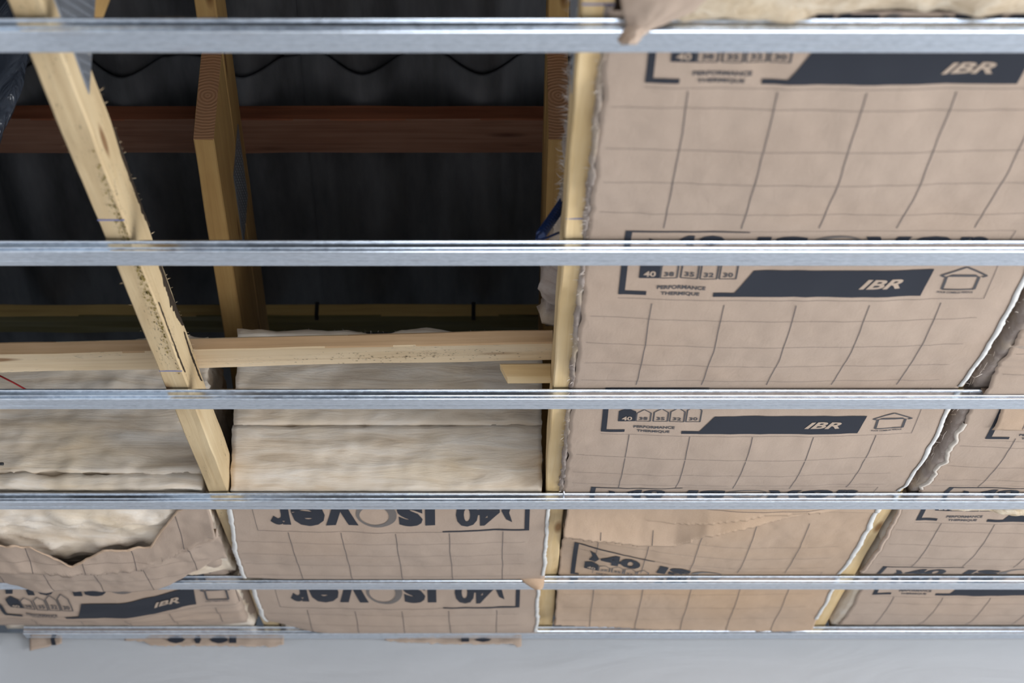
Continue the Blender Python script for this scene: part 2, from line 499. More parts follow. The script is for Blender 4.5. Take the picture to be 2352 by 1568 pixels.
def edge_pts(rnd):
    d = rnd.uniform(2.4, 3.7)
    if rnd.random() < .7: return W(-.4744, d, HC + CH), Vector((1, rnd.uniform(-.6, .3), rnd.uniform(-.2, .8))).normalized()
    return W(-.5104, d, HC), Vector((-1, rnd.uniform(-.6, .6), -.2)).normalized()
slivers('splinters', edge_pts, T1, M['pine_pale'], 60, .006, 3)

# mould specks on the timber
M['mould'] = NT('black_mould').out((.055, .050, .035), Roughness=1.0, Specular_IOR_Level=.05)
M['mould_y'] = NT('yellow_mould').out((.30, .22, .07), Roughness=1.0, Specular_IOR_Level=.05)
def specks(name, parent, place, n, size, mat, seed):
    rnd = random.Random(seed); vs = []; fs = []
    for _ in range(n):
        x, d, h, sx_, sy_ = place(rnd); k = len(vs); q = size * rnd.uniform(.4, 1.3)
        vs += [W(x - q * sx_, d, h), W(x, d - q * sy_, h), W(x + q * sx_ * rnd.uniform(.5, 1), d, h), W(x, d + q * sy_ * rnd.uniform(.5, 1), h)]
        fs.append((k, k+1, k+2, k+3))
    o = mk(name, vs, fs, mat, parent, smooth=False); o['kind'] = 'stuff'; return o
def arris(d0, d1):
    def f(r):
        d = d0 + (d1 - d0) * (r.random() + r.random()) / 2
        return -.4775 - abs(r.gauss(0, .0045)), d, HC - .0011, .5, 1.6
    return f
specks('yellow_stain', T1, arris(2.55, 3.42), 260, .0028, M['mould_y'], 5)
specks('mould_specks', T1, arris(2.62, 2.88), 120, .0012, M['mould'], 1)
specks('mould_specks', T1, arris(3.08, 3.40), 130, .0011, M['mould'], 2)

# ------------------------------------------------------------------ purlins and roofing sheets
nrm = Vector((0, -sz, sx)); along = Vector((0, sx, sz))
def rtop(d): return und(d) + .105 / sx
def purlin(d, w, t, mat, label, edge):
    c = W(0, d, rtop(d)) + along * w/2 + nrm * (t/2 + .001)
    o = beam('purlin', c + Vector((-1.78, 0, 0)), c + Vector((1.9, 0, 0)), w, t, mat, None, d, up=nrm, rough=.0012)
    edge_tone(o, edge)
    return tag(o, label, 'purlin', 'roof purlins')
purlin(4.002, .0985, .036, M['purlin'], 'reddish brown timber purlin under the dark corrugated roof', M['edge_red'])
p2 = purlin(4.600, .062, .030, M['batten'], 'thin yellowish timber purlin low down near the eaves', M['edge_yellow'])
for xx in (-.372, -.045):
    c = W(xx, 4.600, rtop(4.6)); vs = []; fs = []
    pts = [c + nrm * .034 - along * .002, c + nrm * .001 - along * .0035, c - nrm * .0015 + along * .012]
    for p in pts:
        for q in (-.004, .004): vs.append(p + Vector((q, 0, 0)))
    mk('roof_hook', vs, [(0,1,3,2), (2,3,5,4)], M['blackplastic'], p2, smooth=False, solid=.0015)

PER = .2235; X_LOBE = -.247
def wave(x):
    u = (x - X_LOBE + PER / 2) % PER - PER / 2            # distance to the nearest hanging lobe
    if abs(u) < .072: return .052 * (1 - math.cos(math.pi * u / .144)) ** .9
    return .052 + .006 * math.sin(math.pi * (abs(u) - .072) / (PER - .144)) ** 2
def sheet(x0, x1, d0, d1, lift, label):
    vs = []; fs = []; nx = int((x1 - x0) / .008); ny = int((d1 - d0) / .12) + 1
    for j in range(ny + 1):
        d = d0 + (d1 - d0) * j / ny
        for i in range(nx + 1):
            x = x0 + (x1 - x0) * i / nx
            p = W(x, d, rtop(d)) + nrm * (.039 + lift + wave(x)) ; vs.append(p)
    for j in range(ny):
        for i in range(nx):
            a = j * (nx + 1) + i; fs.append((a, a+1, a+nx+2, a+nx+1))
    o = mk('roofing_sheet', vs, fs, M['roof'], solid=.006, off=1)
    return tag(o, label, 'roofing sheet', 'black corrugated roofing sheets')
XS = -.394
sheet(-1.79, XS + .03, 3.935, 6.1, 0, 'black corrugated roofing sheet at lower left, behind the left truss')
sheet(XS, 1.0, 3.935, 6.1, .007, 'black corrugated roofing sheet over the middle of the opening, low on the slope')
sheet(-1.79, XS + .03, -2.25, 3.985, .013, 'black corrugated roofing sheet at upper left, above the sheet overlap')
sheet(XS, 1.0, -2.25, 3.985, .020, 'black corrugated roofing sheet over the middle, above the crescent shaped overlaps')
sheet(.97, 2.2, -2.25, 3.985, .027, 'black corrugated roofing sheet hidden above the right-hand insulation, up the slope')
sheet(.97, 2.2, 3.935, 6.1, .014, 'black corrugated roofing sheet hidden above the right-hand insulation, down the slope')

# ------------------------------------------------------------------ brace board and block
a = W(-1.05, 3.575, HC + CH + .0125); b = W(.093, 3.494, HC + CH + .0125)
o = beam('brace_board', a, b, .080, .0225, M['pine_pale'], None, 11.0, rough=.001)
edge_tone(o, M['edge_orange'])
tag(o, 'pale pine brace board lying across the truss chords, speckled with mould', 'board')
def on_board(r):
    t = (r.random() + r.random()) / 2; x = -.36 + .44 * t
    return x, 3.494 - (x - .093) * .0709 + r.gauss(0, .013), HC + CH - .0002, 2.0, .8
specks('mould_specks', o, on_board, 170, .0011, M['mould'], 4)
o = beam('timber_block', W(.008, 3.562, HC + CH - .0125), W(.0895, 3.560, HC + CH - .0125), .030, .024, M['pine'], None, 13.0, cut=lambda y, z: .012 * (.5 - z / .024))
tag(o, 'short yellow timber block fixed under the right end of the brace board', 'block')

# ------------------------------------------------------------------ print artwork on the paper facing (u in 10 cm units, w in metres from the box foot)
def text_tris(s, bold=0.0, shear=0.0):
    cu = bpy.data.curves.new('tmp', 'FONT'); cu.body = s; cu.offset = bold; cu.shear = shear; cu.resolution_u = 3
    cu.fill_mode = 'BOTH'
    ob = bpy.data.objects.new('tmp', cu); COL.objects.link(ob)
    dg = bpy.context.evaluated_depsgraph_get(); me = bpy.data.meshes.new_from_object(ob.evaluated_get(dg))
    vs = [(v.co.x, v.co.y) for v in me.vertices]; fs = [tuple(p.vertices) for p in me.polygons]
    bpy.data.objects.remove(ob); bpy.data.curves.remove(cu); bpy.data.meshes.remove(me)
    return vs, fs
def fit(t, u0, u1, w0, w1):
    vs, fs = t; xs = [v[0] for v in vs]; ys = [v[1] for v in vs]
    a, b, c, d = min(xs), max(xs), min(ys), max(ys)
    return [(u0 + (x - a) / (b - a) * (u1 - u0), w0 + (y - c) / (d - c) * (w1 - w0)) for x, y in vs], fs
def poly(*p): return list(p), [tuple(range(len(p)))]
def line(p, q, t):
    """thin stroke; t in metres, u converted"""
    ax, ay = p[0] * .1, p[1]; bx, by = q[0] * .1, q[1]
    dx, dy = bx - ax, by - ay; L = math.hypot(dx, dy); ox, oy = -dy / L * t/2, dx / L * t/2
    return poly(((ax+ox)*10, ay+oy), ((ax-ox)*10, ay-oy), ((bx-ox)*10, by-oy), ((bx+ox)*10, by+oy))
def crescent(cu, cw, ru, rw, iu, iw, su, sw, n=40):
    vs = []; fs = []
    for i in range(n):
        a = 2 * math.pi * i / n
        vs.append((cu + ru * math.cos(a), cw + rw * math.sin(a))); vs.append((cu + su + iu * math.cos(a), cw + sw + iw * math.sin(a)))
    for i in range(n):
        k = 2 * i; q = 2 * ((i + 1) % n); fs.append((k, q, q+1, k+1))
    return vs, fs
def bake(parts, step=.016):
    """join 2-D pieces and cut them on a fine lattice so they can follow the creased paper"""
    bm = bmesh.new()
    for vs, fs in parts:
        bv = [bm.verts.new((x * .1, y, 0)) for x, y in vs]
        for f in fs:
            try: bm.faces.new([bv[i] for i in f])
            except ValueError: pass
    bmesh.ops.triangulate(bm, faces=[f for f in bm.faces if len(f.verts) > 4])
    xs = [v.co.x for v in bm.verts]; ys = [v.co.y for v in bm.verts]
    k = math.ceil(min(xs) / step)
    while k * step < max(xs):
        bmesh.ops.bisect_plane(bm, geom=bm.verts[:] + bm.edges[:] + bm.faces[:], plane_co=(k * step, 0, 0), plane_no=(1, 0, 0)); k += 1
    k = math.ceil(min(ys) / step)
    while k * step < max(ys):
        bmesh.ops.bisect_plane(bm, geom=bm.verts[:] + bm.edges[:] + bm.faces[:], plane_co=(0, k * step, 0), plane_no=(0, 1, 0)); k += 1
    bm.verts.index_update()
    r = ([(v.co.x, v.co.y) for v in bm.verts], [tuple(v.index for v in f.verts) for f in bm.faces]); bm.free(); return r
def house(u0, u1, w0, wt, t):
    um = (u0 + u1) / 2; ws = w0 + (wt - w0) * .72
    p = [(u0, w0), (u1, w0), (u1, ws), (um, wt), (u0, ws)]
    return [line(p[i], p[(i+1) % 5], t) for i in range(5)]
BT = .250
dark = [poly((-.486,.014),(-.40,.014),(-.40,BT),(-.486,BT)), poly((-.40,.014),(-.105,.014),(-.105,.028),(-.40,.028)), poly((-.40,BT-.007),(1.12,BT-.005),(1.12,BT),(-.40,BT)),
        poly((-.232,.074),(.042,.074),(.042,.122),(-.095,.138),(-.232,.122)),
        poly((.81,.014),(1.056,.014),(1.094,.028),(.81,.028)), poly((1.056,.014),(3.655,.014),(3.72,.102),(1.30,.102)),
        fit(text_tris('40', .045), .06, .86, .140, .228), poly((-.17,.146),(-.03,.146),(.03,.172),(-.06,.205),(-.17,.215),(-.11,.180)),
        poly((1.23,.142),(1.41,.142),(1.43,.222),(1.25,.222)),
        fit(text_tris('s', .045), 1.47, 1.93, .140, .224), poly((2.66,.222),(2.84,.222),(2.96,.172),(3.08,.222),(3.26,.222),(3.06,.142),(2.86,.142)),
        fit(text_tris('e', .04), 3.25, 3.86, .140, .224), fit(text_tris('r', .04), 3.9, 4.27, .142, .222)]
crs = crescent(2.31, .182, .37, .045, .27, .032, .04, .004)
thin = [line((-.486, 0), (4.55, 0), .0008), line((4.55, 0), (4.55, BT), .0008), line((1.12, BT), (4.55, BT), .0008)]
mid = []
for u0, u1, wt, s in ((.056,.282,.130,'38'), (.331,.556,.134,'35'), (.592,.817,.140,'32'), (.852,1.077,.150,'30')):
    mid += house(u0, u1, .074, wt, .0022); mid.append(fit(text_tris(s, .025), u0 + .045, u1 - .045, .080, .095))
mid += [fit(text_tris('PERFORMANCE', .03), .03, .69, .037, .050), fit(text_tris('THERMIQUE', .03), .09, .62, .015, .0285)]
mid += [line((3.84,.082),(4.15,.110),.004), line((4.15,.110),(4.46,.082),.004), line((3.84,.082),(3.90,.077),.004), line((4.46,.082),(4.40,.077),.004), poly((3.92,.078),(4.36,.078),(4.31,.085),(3.99,.085)),
        line((3.92,.078),(3.92,.034),.004), line((3.92,.034),(4.36,.034),.004), line((4.36,.034),(4.36,.078),.004), fit(text_tris('POUR COMBLES PERDUS', .02), 3.87, 4.36, .020, .027)]
knock = [fit(text_tris('40', .03), -.175, -.01, .080, .099), fit(text_tris('IBR', .03, .35), 2.77, 3.35, .043, .074)]
ART = {'ink': bake(dark), 'ink_soft': bake([crs]), 'ink_thin': bake(thin), 'inkm': bake(mid), 'knock': bake(knock)}

class Paper:
    lift = 1.0
    """a sheet of kraft facing: height field h(x, d) with ragged limits"""
    def __init__(s, h, xl, xr, dn, df):
        f = lambda q: q if callable(q) else (lambda _: q)
        s.h, s.xl, s.xr, s.dn, s.df = h, f(xl), f(xr), f(dn), f(df)
    def ok(s, x, d): return s.xl(d) + .001 < x < s.xr(d) - .001 and s.dn(x) + .001 < d < s.df(x) - .001
    def mesh(s, parent, mat, res=.0075, name='paper_facing'):
        xm = .5 * (s.xl(s.dn(0)) + s.xr(s.dn(0))); dm = s.dn(xm), s.df(xm)
        nx = int((s.xr(dm[0]) - s.xl(dm[0])) / res) + 1; ny = int((dm[1] - dm[0]) / res) + 1
        vs = []; fs = []
        for j in range(ny + 1):
            b = j / ny; d0 = dm[0] + (dm[1] - dm[0]) * b
            l, r = s.xl(d0), s.xr(d0)
            for i in range(nx + 1):
                x = l + (r - l) * i / nx
                d = s.dn(x) + (s.df(x) - s.dn(x)) * b
                vs.append(W(x, d, s.h(x, d)))
        for j in range(ny):
            for i in range(nx):
                a = j * (nx + 1) + i; fs.append((a, a+nx+1, a+nx+2, a+1))
        s.o = mk(name, vs, fs, mat, parent, solid=.0004, off=-1)
        return s.o
    def put(s, name, art, mat, T, off, lbl=None, clip=None):
        vs2, fs2 = art; P = [T(x, w) for x, w in vs2]
        keep = [s.ok(x, d) and (not clip or clip[0] < d < clip[1]) for x, d in P]; idx = {}; vs = []; fs = []
        for f in fs2:
            if all(keep[i] for i in f):
                g = []
                for i in f:
                    if i not in idx: idx[i] = len(vs); x, d = P[i]; vs.append(W(x, d, s.h(x, d) - off * s.lift))
                    g.append(idx[i])
                fs.append(g)
        if fs:
            o = mk(name, vs, fs, mat, s.o, smooth=True)
            if lbl: o['label'] = lbl
            o['kind'] = 'stuff'
            return o
    def logo(s, x0, db, flip=False, warp=None, k=1.0, clip=None):
        g = -1 if flip else 1
        def T(x, w):
            X = x0 + g * x; D = db - g * w * k
            if warp: D = D + warp(X)
            return X, D
        s.put('printed_logo', ART['ink'], M['ink'], T, .0007, 'dark blue printed lettering, bracket and band', clip)
        s.put('printed_icons', ART['inkm'], M['ink_dark2'], T, .0007, 'small printed numbers, house outlines and words', clip)
        s.put('printed_ring', ART['ink_soft'], M['ink_soft'], T, .0007, None, clip)
        s.put('printed_outline', ART['ink_thin'], M['ink_thin'], T, .0006, None, clip)
        s.put('printed_reverse', ART['knock'], M['knock'], T, .0012, 'lettering left unprinted in paper colour', clip)
    def lines(s, xs, spans, ds, warp=None, lx=None):
        wv, wh = .0012, .0007; parts_v = []; parts_h = []
        vs = []; fs = []
        def stroke(pts, vert, wd):
            k = len(vs); m = 0
            for (x, d) in pts:
                if not s.ok(x, d): 
                    m = 0; continue
                h = s.h(x, d) - .0006 * s.lift
                if vert: vs.extend([W(x - wd/2, d, h), W(x + wd/2, d, h)])
                else: vs.extend([W(x, d - wd/2, h), W(x, d + wd/2, h)])
                if m: n = len(vs); fs.append((n-4, n-3, n-1, n-2))
                m = 1
        for d0, d1 in spans:
            for x in xs:
                n = int((d1 - d0) / .008) + 2; e = random.uniform(-.003, .003)
                stroke([(x + e * 0 + .0016 * fbm(d * 7, x * 9), d + (warp(x) if warp else 0)) for d in [d0 + (d1 - d0) * i / n for i in range(n + 1)]], True, wv)
        for d in ds:
            l = s.xl(d) + .012; r = s.xr(d) - .04; n = int((r - l) / .008)
            stroke([(x, d + .004 * fbm(x * 4, d * 11, 3) + (warp(x) if warp else 0)) for x in [l + (r - l) * i / n for i in range(n + 1)]], False, wh)
        if fs: mk('printed_grid', vs, fs, M['ink_thin'], s.o, smooth=True)['kind'] = 'stuff'
    def torn_edge(s, parent, side, d0, d1, wmin, wmax, mat, seed, lift=.004, name='torn_edge'):
        vs = []; fs = []; n = int((d1 - d0) / .003); g = 1 if side == 'r' else -1
        for i in range(n + 1):
            d = d0 + (d1 - d0) * i / n
            x = s.xr(d) if side == 'r' else s.xl(d)
            w = wmin + (wmax - wmin) * (.5 + .5 * nz(d * 9, seed)) + .0013 * fbm(d * 70, seed + 4) ; w = max(.001, w)
            h = s.h(x - g * .004, d)
            c = .0007 * fbm(d * 35, seed + 9)
            vs += [W(x - g * .004, d, h - .0008), W(x + g * w * .5, d, h + lift * .15 + c - .0008), W(x + g * w, d, h + lift + c)]
        for i in range(n):
            k = 3 * i; fs += [(k, k+3, k+4, k+1), (k+1, k+4, k+5, k+2)]
        return mk(name, vs, fs, mat, parent, solid=.0006, off=1)

M['ink_dark2'] = NT('small_print_ink').out((.07, .065, .07), Roughness=.6)

def gap(d):
    """(0..1) position inside a gap between two rails, and its index; None on a rail"""
    e = [1.68] + RAIL
    for i in range(len(e) - 1):
        if e[i] < d < e[i+1] - .047: return i, (d - e[i]) / (e[i+1] - .047 - e[i])
    return None, 0
HP = HR + .018 + .0016           # resting height of the facing on top of the rails
def wrinkle(x, d, s=0.0):
    return .0011 * fbm(x * 13 + s, d * 5, s, 2) + .0007 * fbm(x * 31, d * 17 + s, s + 4, 2)
def sagged(amt, x0, x1, seed, amps=None):
    def h(x, d):
        i, t = gap(d)
        if i is None: return HP
        a = amps.get(i, amt) if amps else amt
        q = max(0, min(1, (x - x0) / (x1 - x0)))
        s = math.sin(math.pi * t) ** .95
        ed = min(1, min(t, 1 - t) * 9)
        return HP - a * s * (.62 + .38 * math.sin(math.pi * q)) + wrinkle(x, d, seed) * ed * 1.5 - .0006 * ed
    return h

# ------------------------------------------------------------------ glass wool bodies
def wool_block(name, parent, b, mat, res=.016, amp=.006, seed=0.0, bottom=None, layer=.0, front=None, rnd=.012, top=None, side=None):
    """block of wool: every face subdivided, edges rounded, surface pushed about by layered noise"""
    x0, x1, y0, y1, h0, h1 = b
    N = [max(2, int((x1-x0)/res)), max(2, int((y1-y0)/res)), max(2, int((h1-h0)/res))]
    key = {}; vs = []; fs = []
    def vert(i, j, k):
        if (i, j, k) in key: return key[(i, j, k)]
        p = Vector((x0 + (x1-x0) * i / N[0], y0 + (y1-y0) * j / N[1], h0 + (h1-h0) * k / N[2]))
        n = Vector(((i == N[0]) - (i == 0), (j == N[1]) - (j == 0), (k == N[2]) - (k == 0)))
        cnt = abs(n.x) + abs(n.y) + abs(n.z)
        if cnt > 1: n.normalize()
        if cnt > 1: p -= n * rnd
        s = amp * (fbm(p.x * 11 + seed, p.y * 11, p.z * 16, 3)) + amp * .5 * fbm(p.x * 40, p.y * 40 + seed, p.z * 70, 2)
        if layer: s += layer * (nz(p.x * 3 + seed, p.y * 3, p.z * 45) + .5 * abs(nz(p.x * 6, p.y * 6 + seed, p.z * 90)))
        p += n * s
        if side and i == 0: p.x += side(p.y)
        if front and j == 0: p.y += front(p.x, p.z)
        if k == 0 and bottom: p.z = bottom(p.x, p.y) + abs(s) * .35
        if k == N[2] and top: p.z += top(p.x, p.y)
        key[(i, j, k)] = len(vs); vs.append(W(p.x, p.y, p.z)); return key[(i, j, k)]
    for a, bb, c in ((0, 1, 2), (0, 2, 1), (1, 2, 0)):
        for e in (0, N[c]):
            for i in range(N[a]):
                for j in range(N[bb]):
                    q = []
                    for (di, dj) in ((0,0),(1,0),(1,1),(0,1)):
                        t = [0, 0, 0]; t[a] = i + di; t[bb] = j + dj; t[c] = e
                        q.append(vert(*t))
                    fs.append(q if (e > 0) != (c == 1) else q[::-1])
    return mk(name, vs, fs, mat, parent)

def tufts(name, parent, pts, n, ln, seed, mat=None):
    return slivers(name, pts, parent, mat or M['fibre'], n, ln, seed)

def wool_rope(name, parent, path, r, mat, seed):
    """ragged roll of wool pushed out along a cut edge"""
    n = 9; vs = []; fs = []
    for i, p in enumerate(path):
        a = path[max(0, i-1)]; b = path[min(len(path)-1, i+1)]; t = (b - a).normalized()
        u = t.cross(Vector((0, 0, 1))).normalized(); v = t.cross(u)
        for k in range(n):
            an = 2 * math.pi * k / n
            rr = (r(i) if callable(r) else r) * (1 + .55 * fbm(p.y * 28 + seed, math.cos(an) * 2, math.sin(an) * 2 + p.x * 20, 3))
            vs.append(p + (u * math.cos(an) + v * math.sin(an)) * rr)
    for i in range(len(path) - 1):
        for k in range(n): fs.append((i*n+k, i*n+(k+1) % n, (i+1)*n+(k+1) % n, (i+1)*n+k))
    return mk(name, vs, fs, mat, parent)

def rag(base, amp, f, seed): return lambda t: base + amp * fbm(t * f, seed, 0, 3)
G = 'paper faced glass wool batts'

# ---- right-hand bay, long batt between the second and third truss
hA = sagged(.021, .117, .718, 1.7, {0: .018, 1: .018, 2: .024, 3: .026})
A = empty('insulation_batt', W(.42, 3.1, HP), 'long kraft faced batt right of the middle truss, printed with repeated IBR bands', 'insulation batt', G)
pA = Paper(hA, rag(.120, .004, 14, 2.0), rag(.7165, .003, 10, 5.0), rag(2.214, .005, 16, 3.3), rag(4.068, .004, 9, 1.1))
pA.mesh(A, M['kraft'])
xsA = [.2165 + .1 * k for k in range(5)]
pA.logo(.2155, 2.380, k=.77); pA.logo(.2175, 3.028, k=.87); pA.logo(.2195, 3.638, k=.76)
pA.logo(.2175, 4.225)
pA.lines(xsA, [(2.387, 2.797), (3.042, 3.425), (3.640, 3.752), (3.756, 3.975)], [2.428, 2.534, 2.633, 2.741, 3.097, 3.20, 3.30, 3.395, 3.748, 3.853, 3.942])
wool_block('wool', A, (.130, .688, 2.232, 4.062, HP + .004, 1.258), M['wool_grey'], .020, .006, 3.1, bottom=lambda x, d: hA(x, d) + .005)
wool_rope('wool_edge', A, [W(.1185 + .003 * nz(d * 11, 4), d, hA(.12, d) + .006) for d in [2.20 + .006 * i for i in range(308)]], .0056, M['wool_grey'], 2.2)
pA.torn_edge(A, 'r', 2.70, 3.44, .003, .009, M['torn'], 3.0)
pA.torn_edge(A, 'r', 3.50, 4.02, .002, .009, M['torn'], 8.0, name='torn_edge')
tufts('loose_fibres', A, lambda r: (W(.117 + r.uniform(-.004, .006), r.uniform(2.25, 4.05), HP - .006 + r.uniform(-.004, .006)), Vector((-1, r.uniform(-.6, .6), r.uniform(-1, .3))).normalized()), 260, .009, 5)
# unfaced second layer over it, overhanging the middle truss
A2 = empty('wool_layer', W(.4, 3.0, 1.26), 'greyish upper wool layer overhanging the middle truss, seen edge on', 'insulation batt', 'unfaced wool layers')
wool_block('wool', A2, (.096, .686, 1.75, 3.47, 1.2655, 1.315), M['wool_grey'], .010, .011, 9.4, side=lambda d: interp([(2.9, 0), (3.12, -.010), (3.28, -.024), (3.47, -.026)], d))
tufts('loose_fibres', A2, lambda r: (W(.094 + interp([(2.9, 0), (3.28, -.024)], 0), r.uniform(2.3, 3.1), r.uniform(1.27, 1.31)), Vector((-1, r.uniform(-.8, .8), r.uniform(-.8, .8))).normalized()), 320, .014, 15)

# ---- end of the nearest right-hand batt: bare wool and a torn flap over the first rail
B0 = empty('insulation_batt', W(.42, 1.9, HP), 'nearest batt at top right, wool bared and a torn paper flap over the rail', 'insulation batt', G)
wool_block('wool', B0, (.170, 1.28, 1.60, 2.222, 1.160, 1.252), M['wool_frayed'], .014, .010, 12.7)
fl = []
rows = [((1418, -60), (1700, -60), 2.150), ((1422, -10), (1672, -12), 2.170), ((1430, 30), (1590, 28), 2.190), ((1440, 58), (1520, 58), 2.212), ((1430, 72), (1492, 70), 2.2185), ((1418, 92), (1474, 86), 2.2195), ((1428, 103), (1462, 102), 2.2185)]
nf = 16; vs = []; fs = []
sub = []
for (a, b) in zip(rows, rows[1:]):
    for q in range(4):
        t = q / 4; sub.append(tuple((a[0][0]+(b[0][0]-a[0][0])*t, a[0][1]+(b[0][1]-a[0][1])*t) if k == 0 else ((a[1][0]+(b[1][0]-a[1][0])*t, a[1][1]+(b[1][1]-a[1][1])*t) if k == 1 else a[2]+(b[2]-a[2])*t) for k in range(3)))
sub.append(rows[-1])
for j, (l, r, d) in enumerate(sub):
    for i in range(nf + 1):
        t = i / nf; e = 4 * nz(j * .7, 3 + (0 if t < .5 else 5))
        p = at(l[0] + (r[0]-l[0]) * t + (e if i in (0, nf) else 0), l[1] + (r[1]-l[1]) * t, d - .012 * math.sin(math.pi * t) + .004 * nz(i * .4, j * .3))
        vs.append(p)
for j in range(len(sub) - 1):
    for i in range(nf): k = j * (nf+1) + i; fs.append((k, k+nf+1, k+nf+2, k+1))
mk('paper_flap', vs, fs, M['kraft'], B0, solid=.0006)

# ---- right-hand bay, far batt with a deep pleat
def wl(x): return 1 - sm(.16, .50, x)
def foldA(x): return interp([(.10, 4.205), (.18, 4.225), (.27, 4.25), (.335, 4.248), (.385, 4.195), (.44, 4.17), (.52, 4.15), (.60, 4.13)], x)
hAf0 = sagged(.020, .117, .70, 5.3, {4: .016, 5: .012})
def hAf(x, d):
    h = hAf0(x, d); c = foldA(x) + .003 * fbm(x * 25, 1)
    if d < c and d > 4.08: h -= .030 * math.exp(-(c - d) / .055) * (1 - .8 * sm(.40, .58, x)) * sm(4.08, 4.12, d)
    c2 = 4.165 - .05 * sm(.30, .50, x) + .004 * fbm(x * 14, 8)
    if d < c2 and d > 4.08: h -= .012 * math.exp(-(c2 - d) / .03) * sm(.26, .36, x) * (1 - sm(.56, .64, x))
    c3 = interp([(.10, 4.985), (.20, 5.0), (.40, 5.045), (.70, 5.075)], x)
    if d < c3 and d > 4.70: h -= .016 * math.exp(-(c3 - d) / .05)
    if 4.28 < d < 4.60: h += .012 * (1 - sm(.12, .22, x)) * math.sin(math.pi * (d - 4.28) / .32)
    return h
AF = empty('insulation_batt', W(.4, 4.6, HP), 'far kraft batt with a deep pleat and slanting 40 beside the middle truss', 'insulation batt', G)
pF = Paper(hAf, rag(.128, .004, 12, 7), rag(.694, .004, 9, 2), rag(4.060, .003, 10, 6), rag(5.068, .004, 8, 3))
pF.lift = 1.8; pF.mesh(AF, M['kraft_warm'], .004)
wA = lambda x: -.275 * (1 - sm(.10, .52, x))
pF.logo(.200, 4.104, k=.8)
pF.logo(.200, 4.87, warp=lambda x: wA(x) * .93, k=1.12, clip=(4.1, 4.62))
pF.lines([.195 + .0965 * k for k in range(5)], [(4.20, 4.36), (4.36, 4.60)], [])
pF.lines([], [], [4.36, 4.455, 4.545], warp=lambda x: wA(x) * .55)
pF.lines([.2036 + .1 * k for k in range(5)], [(4.68, 5.06)], [4.76, 4.86, 4.96], warp=None)
wool_block('wool', AF, (.130, .684, 4.075, 5.12, HP + .004, 1.29), M['wool'], .022, .006, 23.1, bottom=lambda x, d: hAf0(x, d) + .012)
pF.torn_edge(AF, 'r', 4.08, 4.62, .004, .011, M['torn'], 13.0)
pF.torn_edge(AF, 'r', 4.68, 4.98, .003, .008, M['torn'], 18.0)

# ---- rightmost bay
GB = .748
hB = sagged(.021, .748, 1.35, 8.8, {2: .022, 3: .026})
def hBn(x, d):
    h = hB(x, d)
    i, t = gap(d)
    if i == 2: h -= .012 * sm(.80, 1.0, t) * (1 if t < 1 else 0) + .005 * fbm(d * 26, x * 3, 2, 2) * min(1, 6 * (1 - t), 6 * t)
    return h
BN = empty('insulation_batt', W(1.05, 3.4, HP), 'crumpled kraft batt at the right edge of the picture, beyond the white torn edge', 'insulation batt', G)
pB = Paper(hBn, rag(.752, .009, 16, 9), 1.345, rag(2.75, .004, 10, 6), rag(4.066, .003, 8, 3))
pB.mesh(BN, M['kraft'])
pB.logo(.8465, 3.670, k=.7); pB.logo(.8465, 4.225)
pB.lines([.8465 + .1 * k for k in range(5)], [(2.9, 3.40), (3.657, 3.975)], [2.96, 3.06, 3.16, 3.26, 3.36, 3.70, 3.81, 3.91, 3.96])
pBf = Paper(lambda x, d: hBn(x, d) - .004 + .002 * fbm(x * 12, d * 14), rag(.800, .004, 20, 3), 1.33, 3.49, lambda x: 3.612 + .006 * fbm(x * 22, 3, 0, 3))
pBf.mesh(BN, M['kraft_warm'], name='folded_flap')
pBf.lines([.8465 + .1 * k for k in range(5)], [(3.50, 3.605)], [])
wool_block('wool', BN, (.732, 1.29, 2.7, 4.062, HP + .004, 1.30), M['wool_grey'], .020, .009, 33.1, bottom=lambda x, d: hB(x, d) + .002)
pB.torn_edge(BN, 'l', 3.60, 4.0, .001, .006, M['torn_dull'], 21.0)
tufts('loose_fibres', BN, lambda r: (W(.735, r.uniform(2.9, 4.04), HP + r.uniform(-.01, .03)), Vector((-.4, r.uniform(-.6, .6), r.uniform(-1, .3))).normalized()), 160, .014, 25)

BF = empty('insulation_batt', W(1.05, 4.35, HP), 'kraft batt at the right edge with wool fraying over its printed words', 'insulation batt', G)
hB4 = sagged(.020, .735, 1.32, 14.2)
pB4 = Paper(hB4, rag(.735, .004, 12, 14), 1.32, rag(4.062, .002, 10, 6), rag(4.618, .003, 8, 3))
pB4.mesh(BF, M['kraft'])
pB4.logo(.822, 4.196, k=.92); pB4.logo(.815, 4.768, k=.98)
pB4.lines([.822 + .1 * k for k in range(5)], [(4.198, 4.52)], [4.245, 4.335, 4.43, 4.50])
wool_block('wool', BF, (.732, 1.29, 4.07, 4.63, HP + .004, 1.29), M['wool'], .02, .006, 41.1, bottom=lambda x, d: hB4(x, d) + .003)
wool_rope('wool_edge', BF, [W(x, 4.098 + .008 * fbm(x * 9, 2), HP - .010 + .003 * fbm(x * 30, 7)) for x in [.80 + .005 * i for i in range(105)]], lambda i: .0035 + .010 * sm(0, 40, i), M['wool_frayed'], 6.6)
pB4.torn_edge(BF, 'l', 4.09, 4.60, .001, .006, M['kraft'], 27.0)

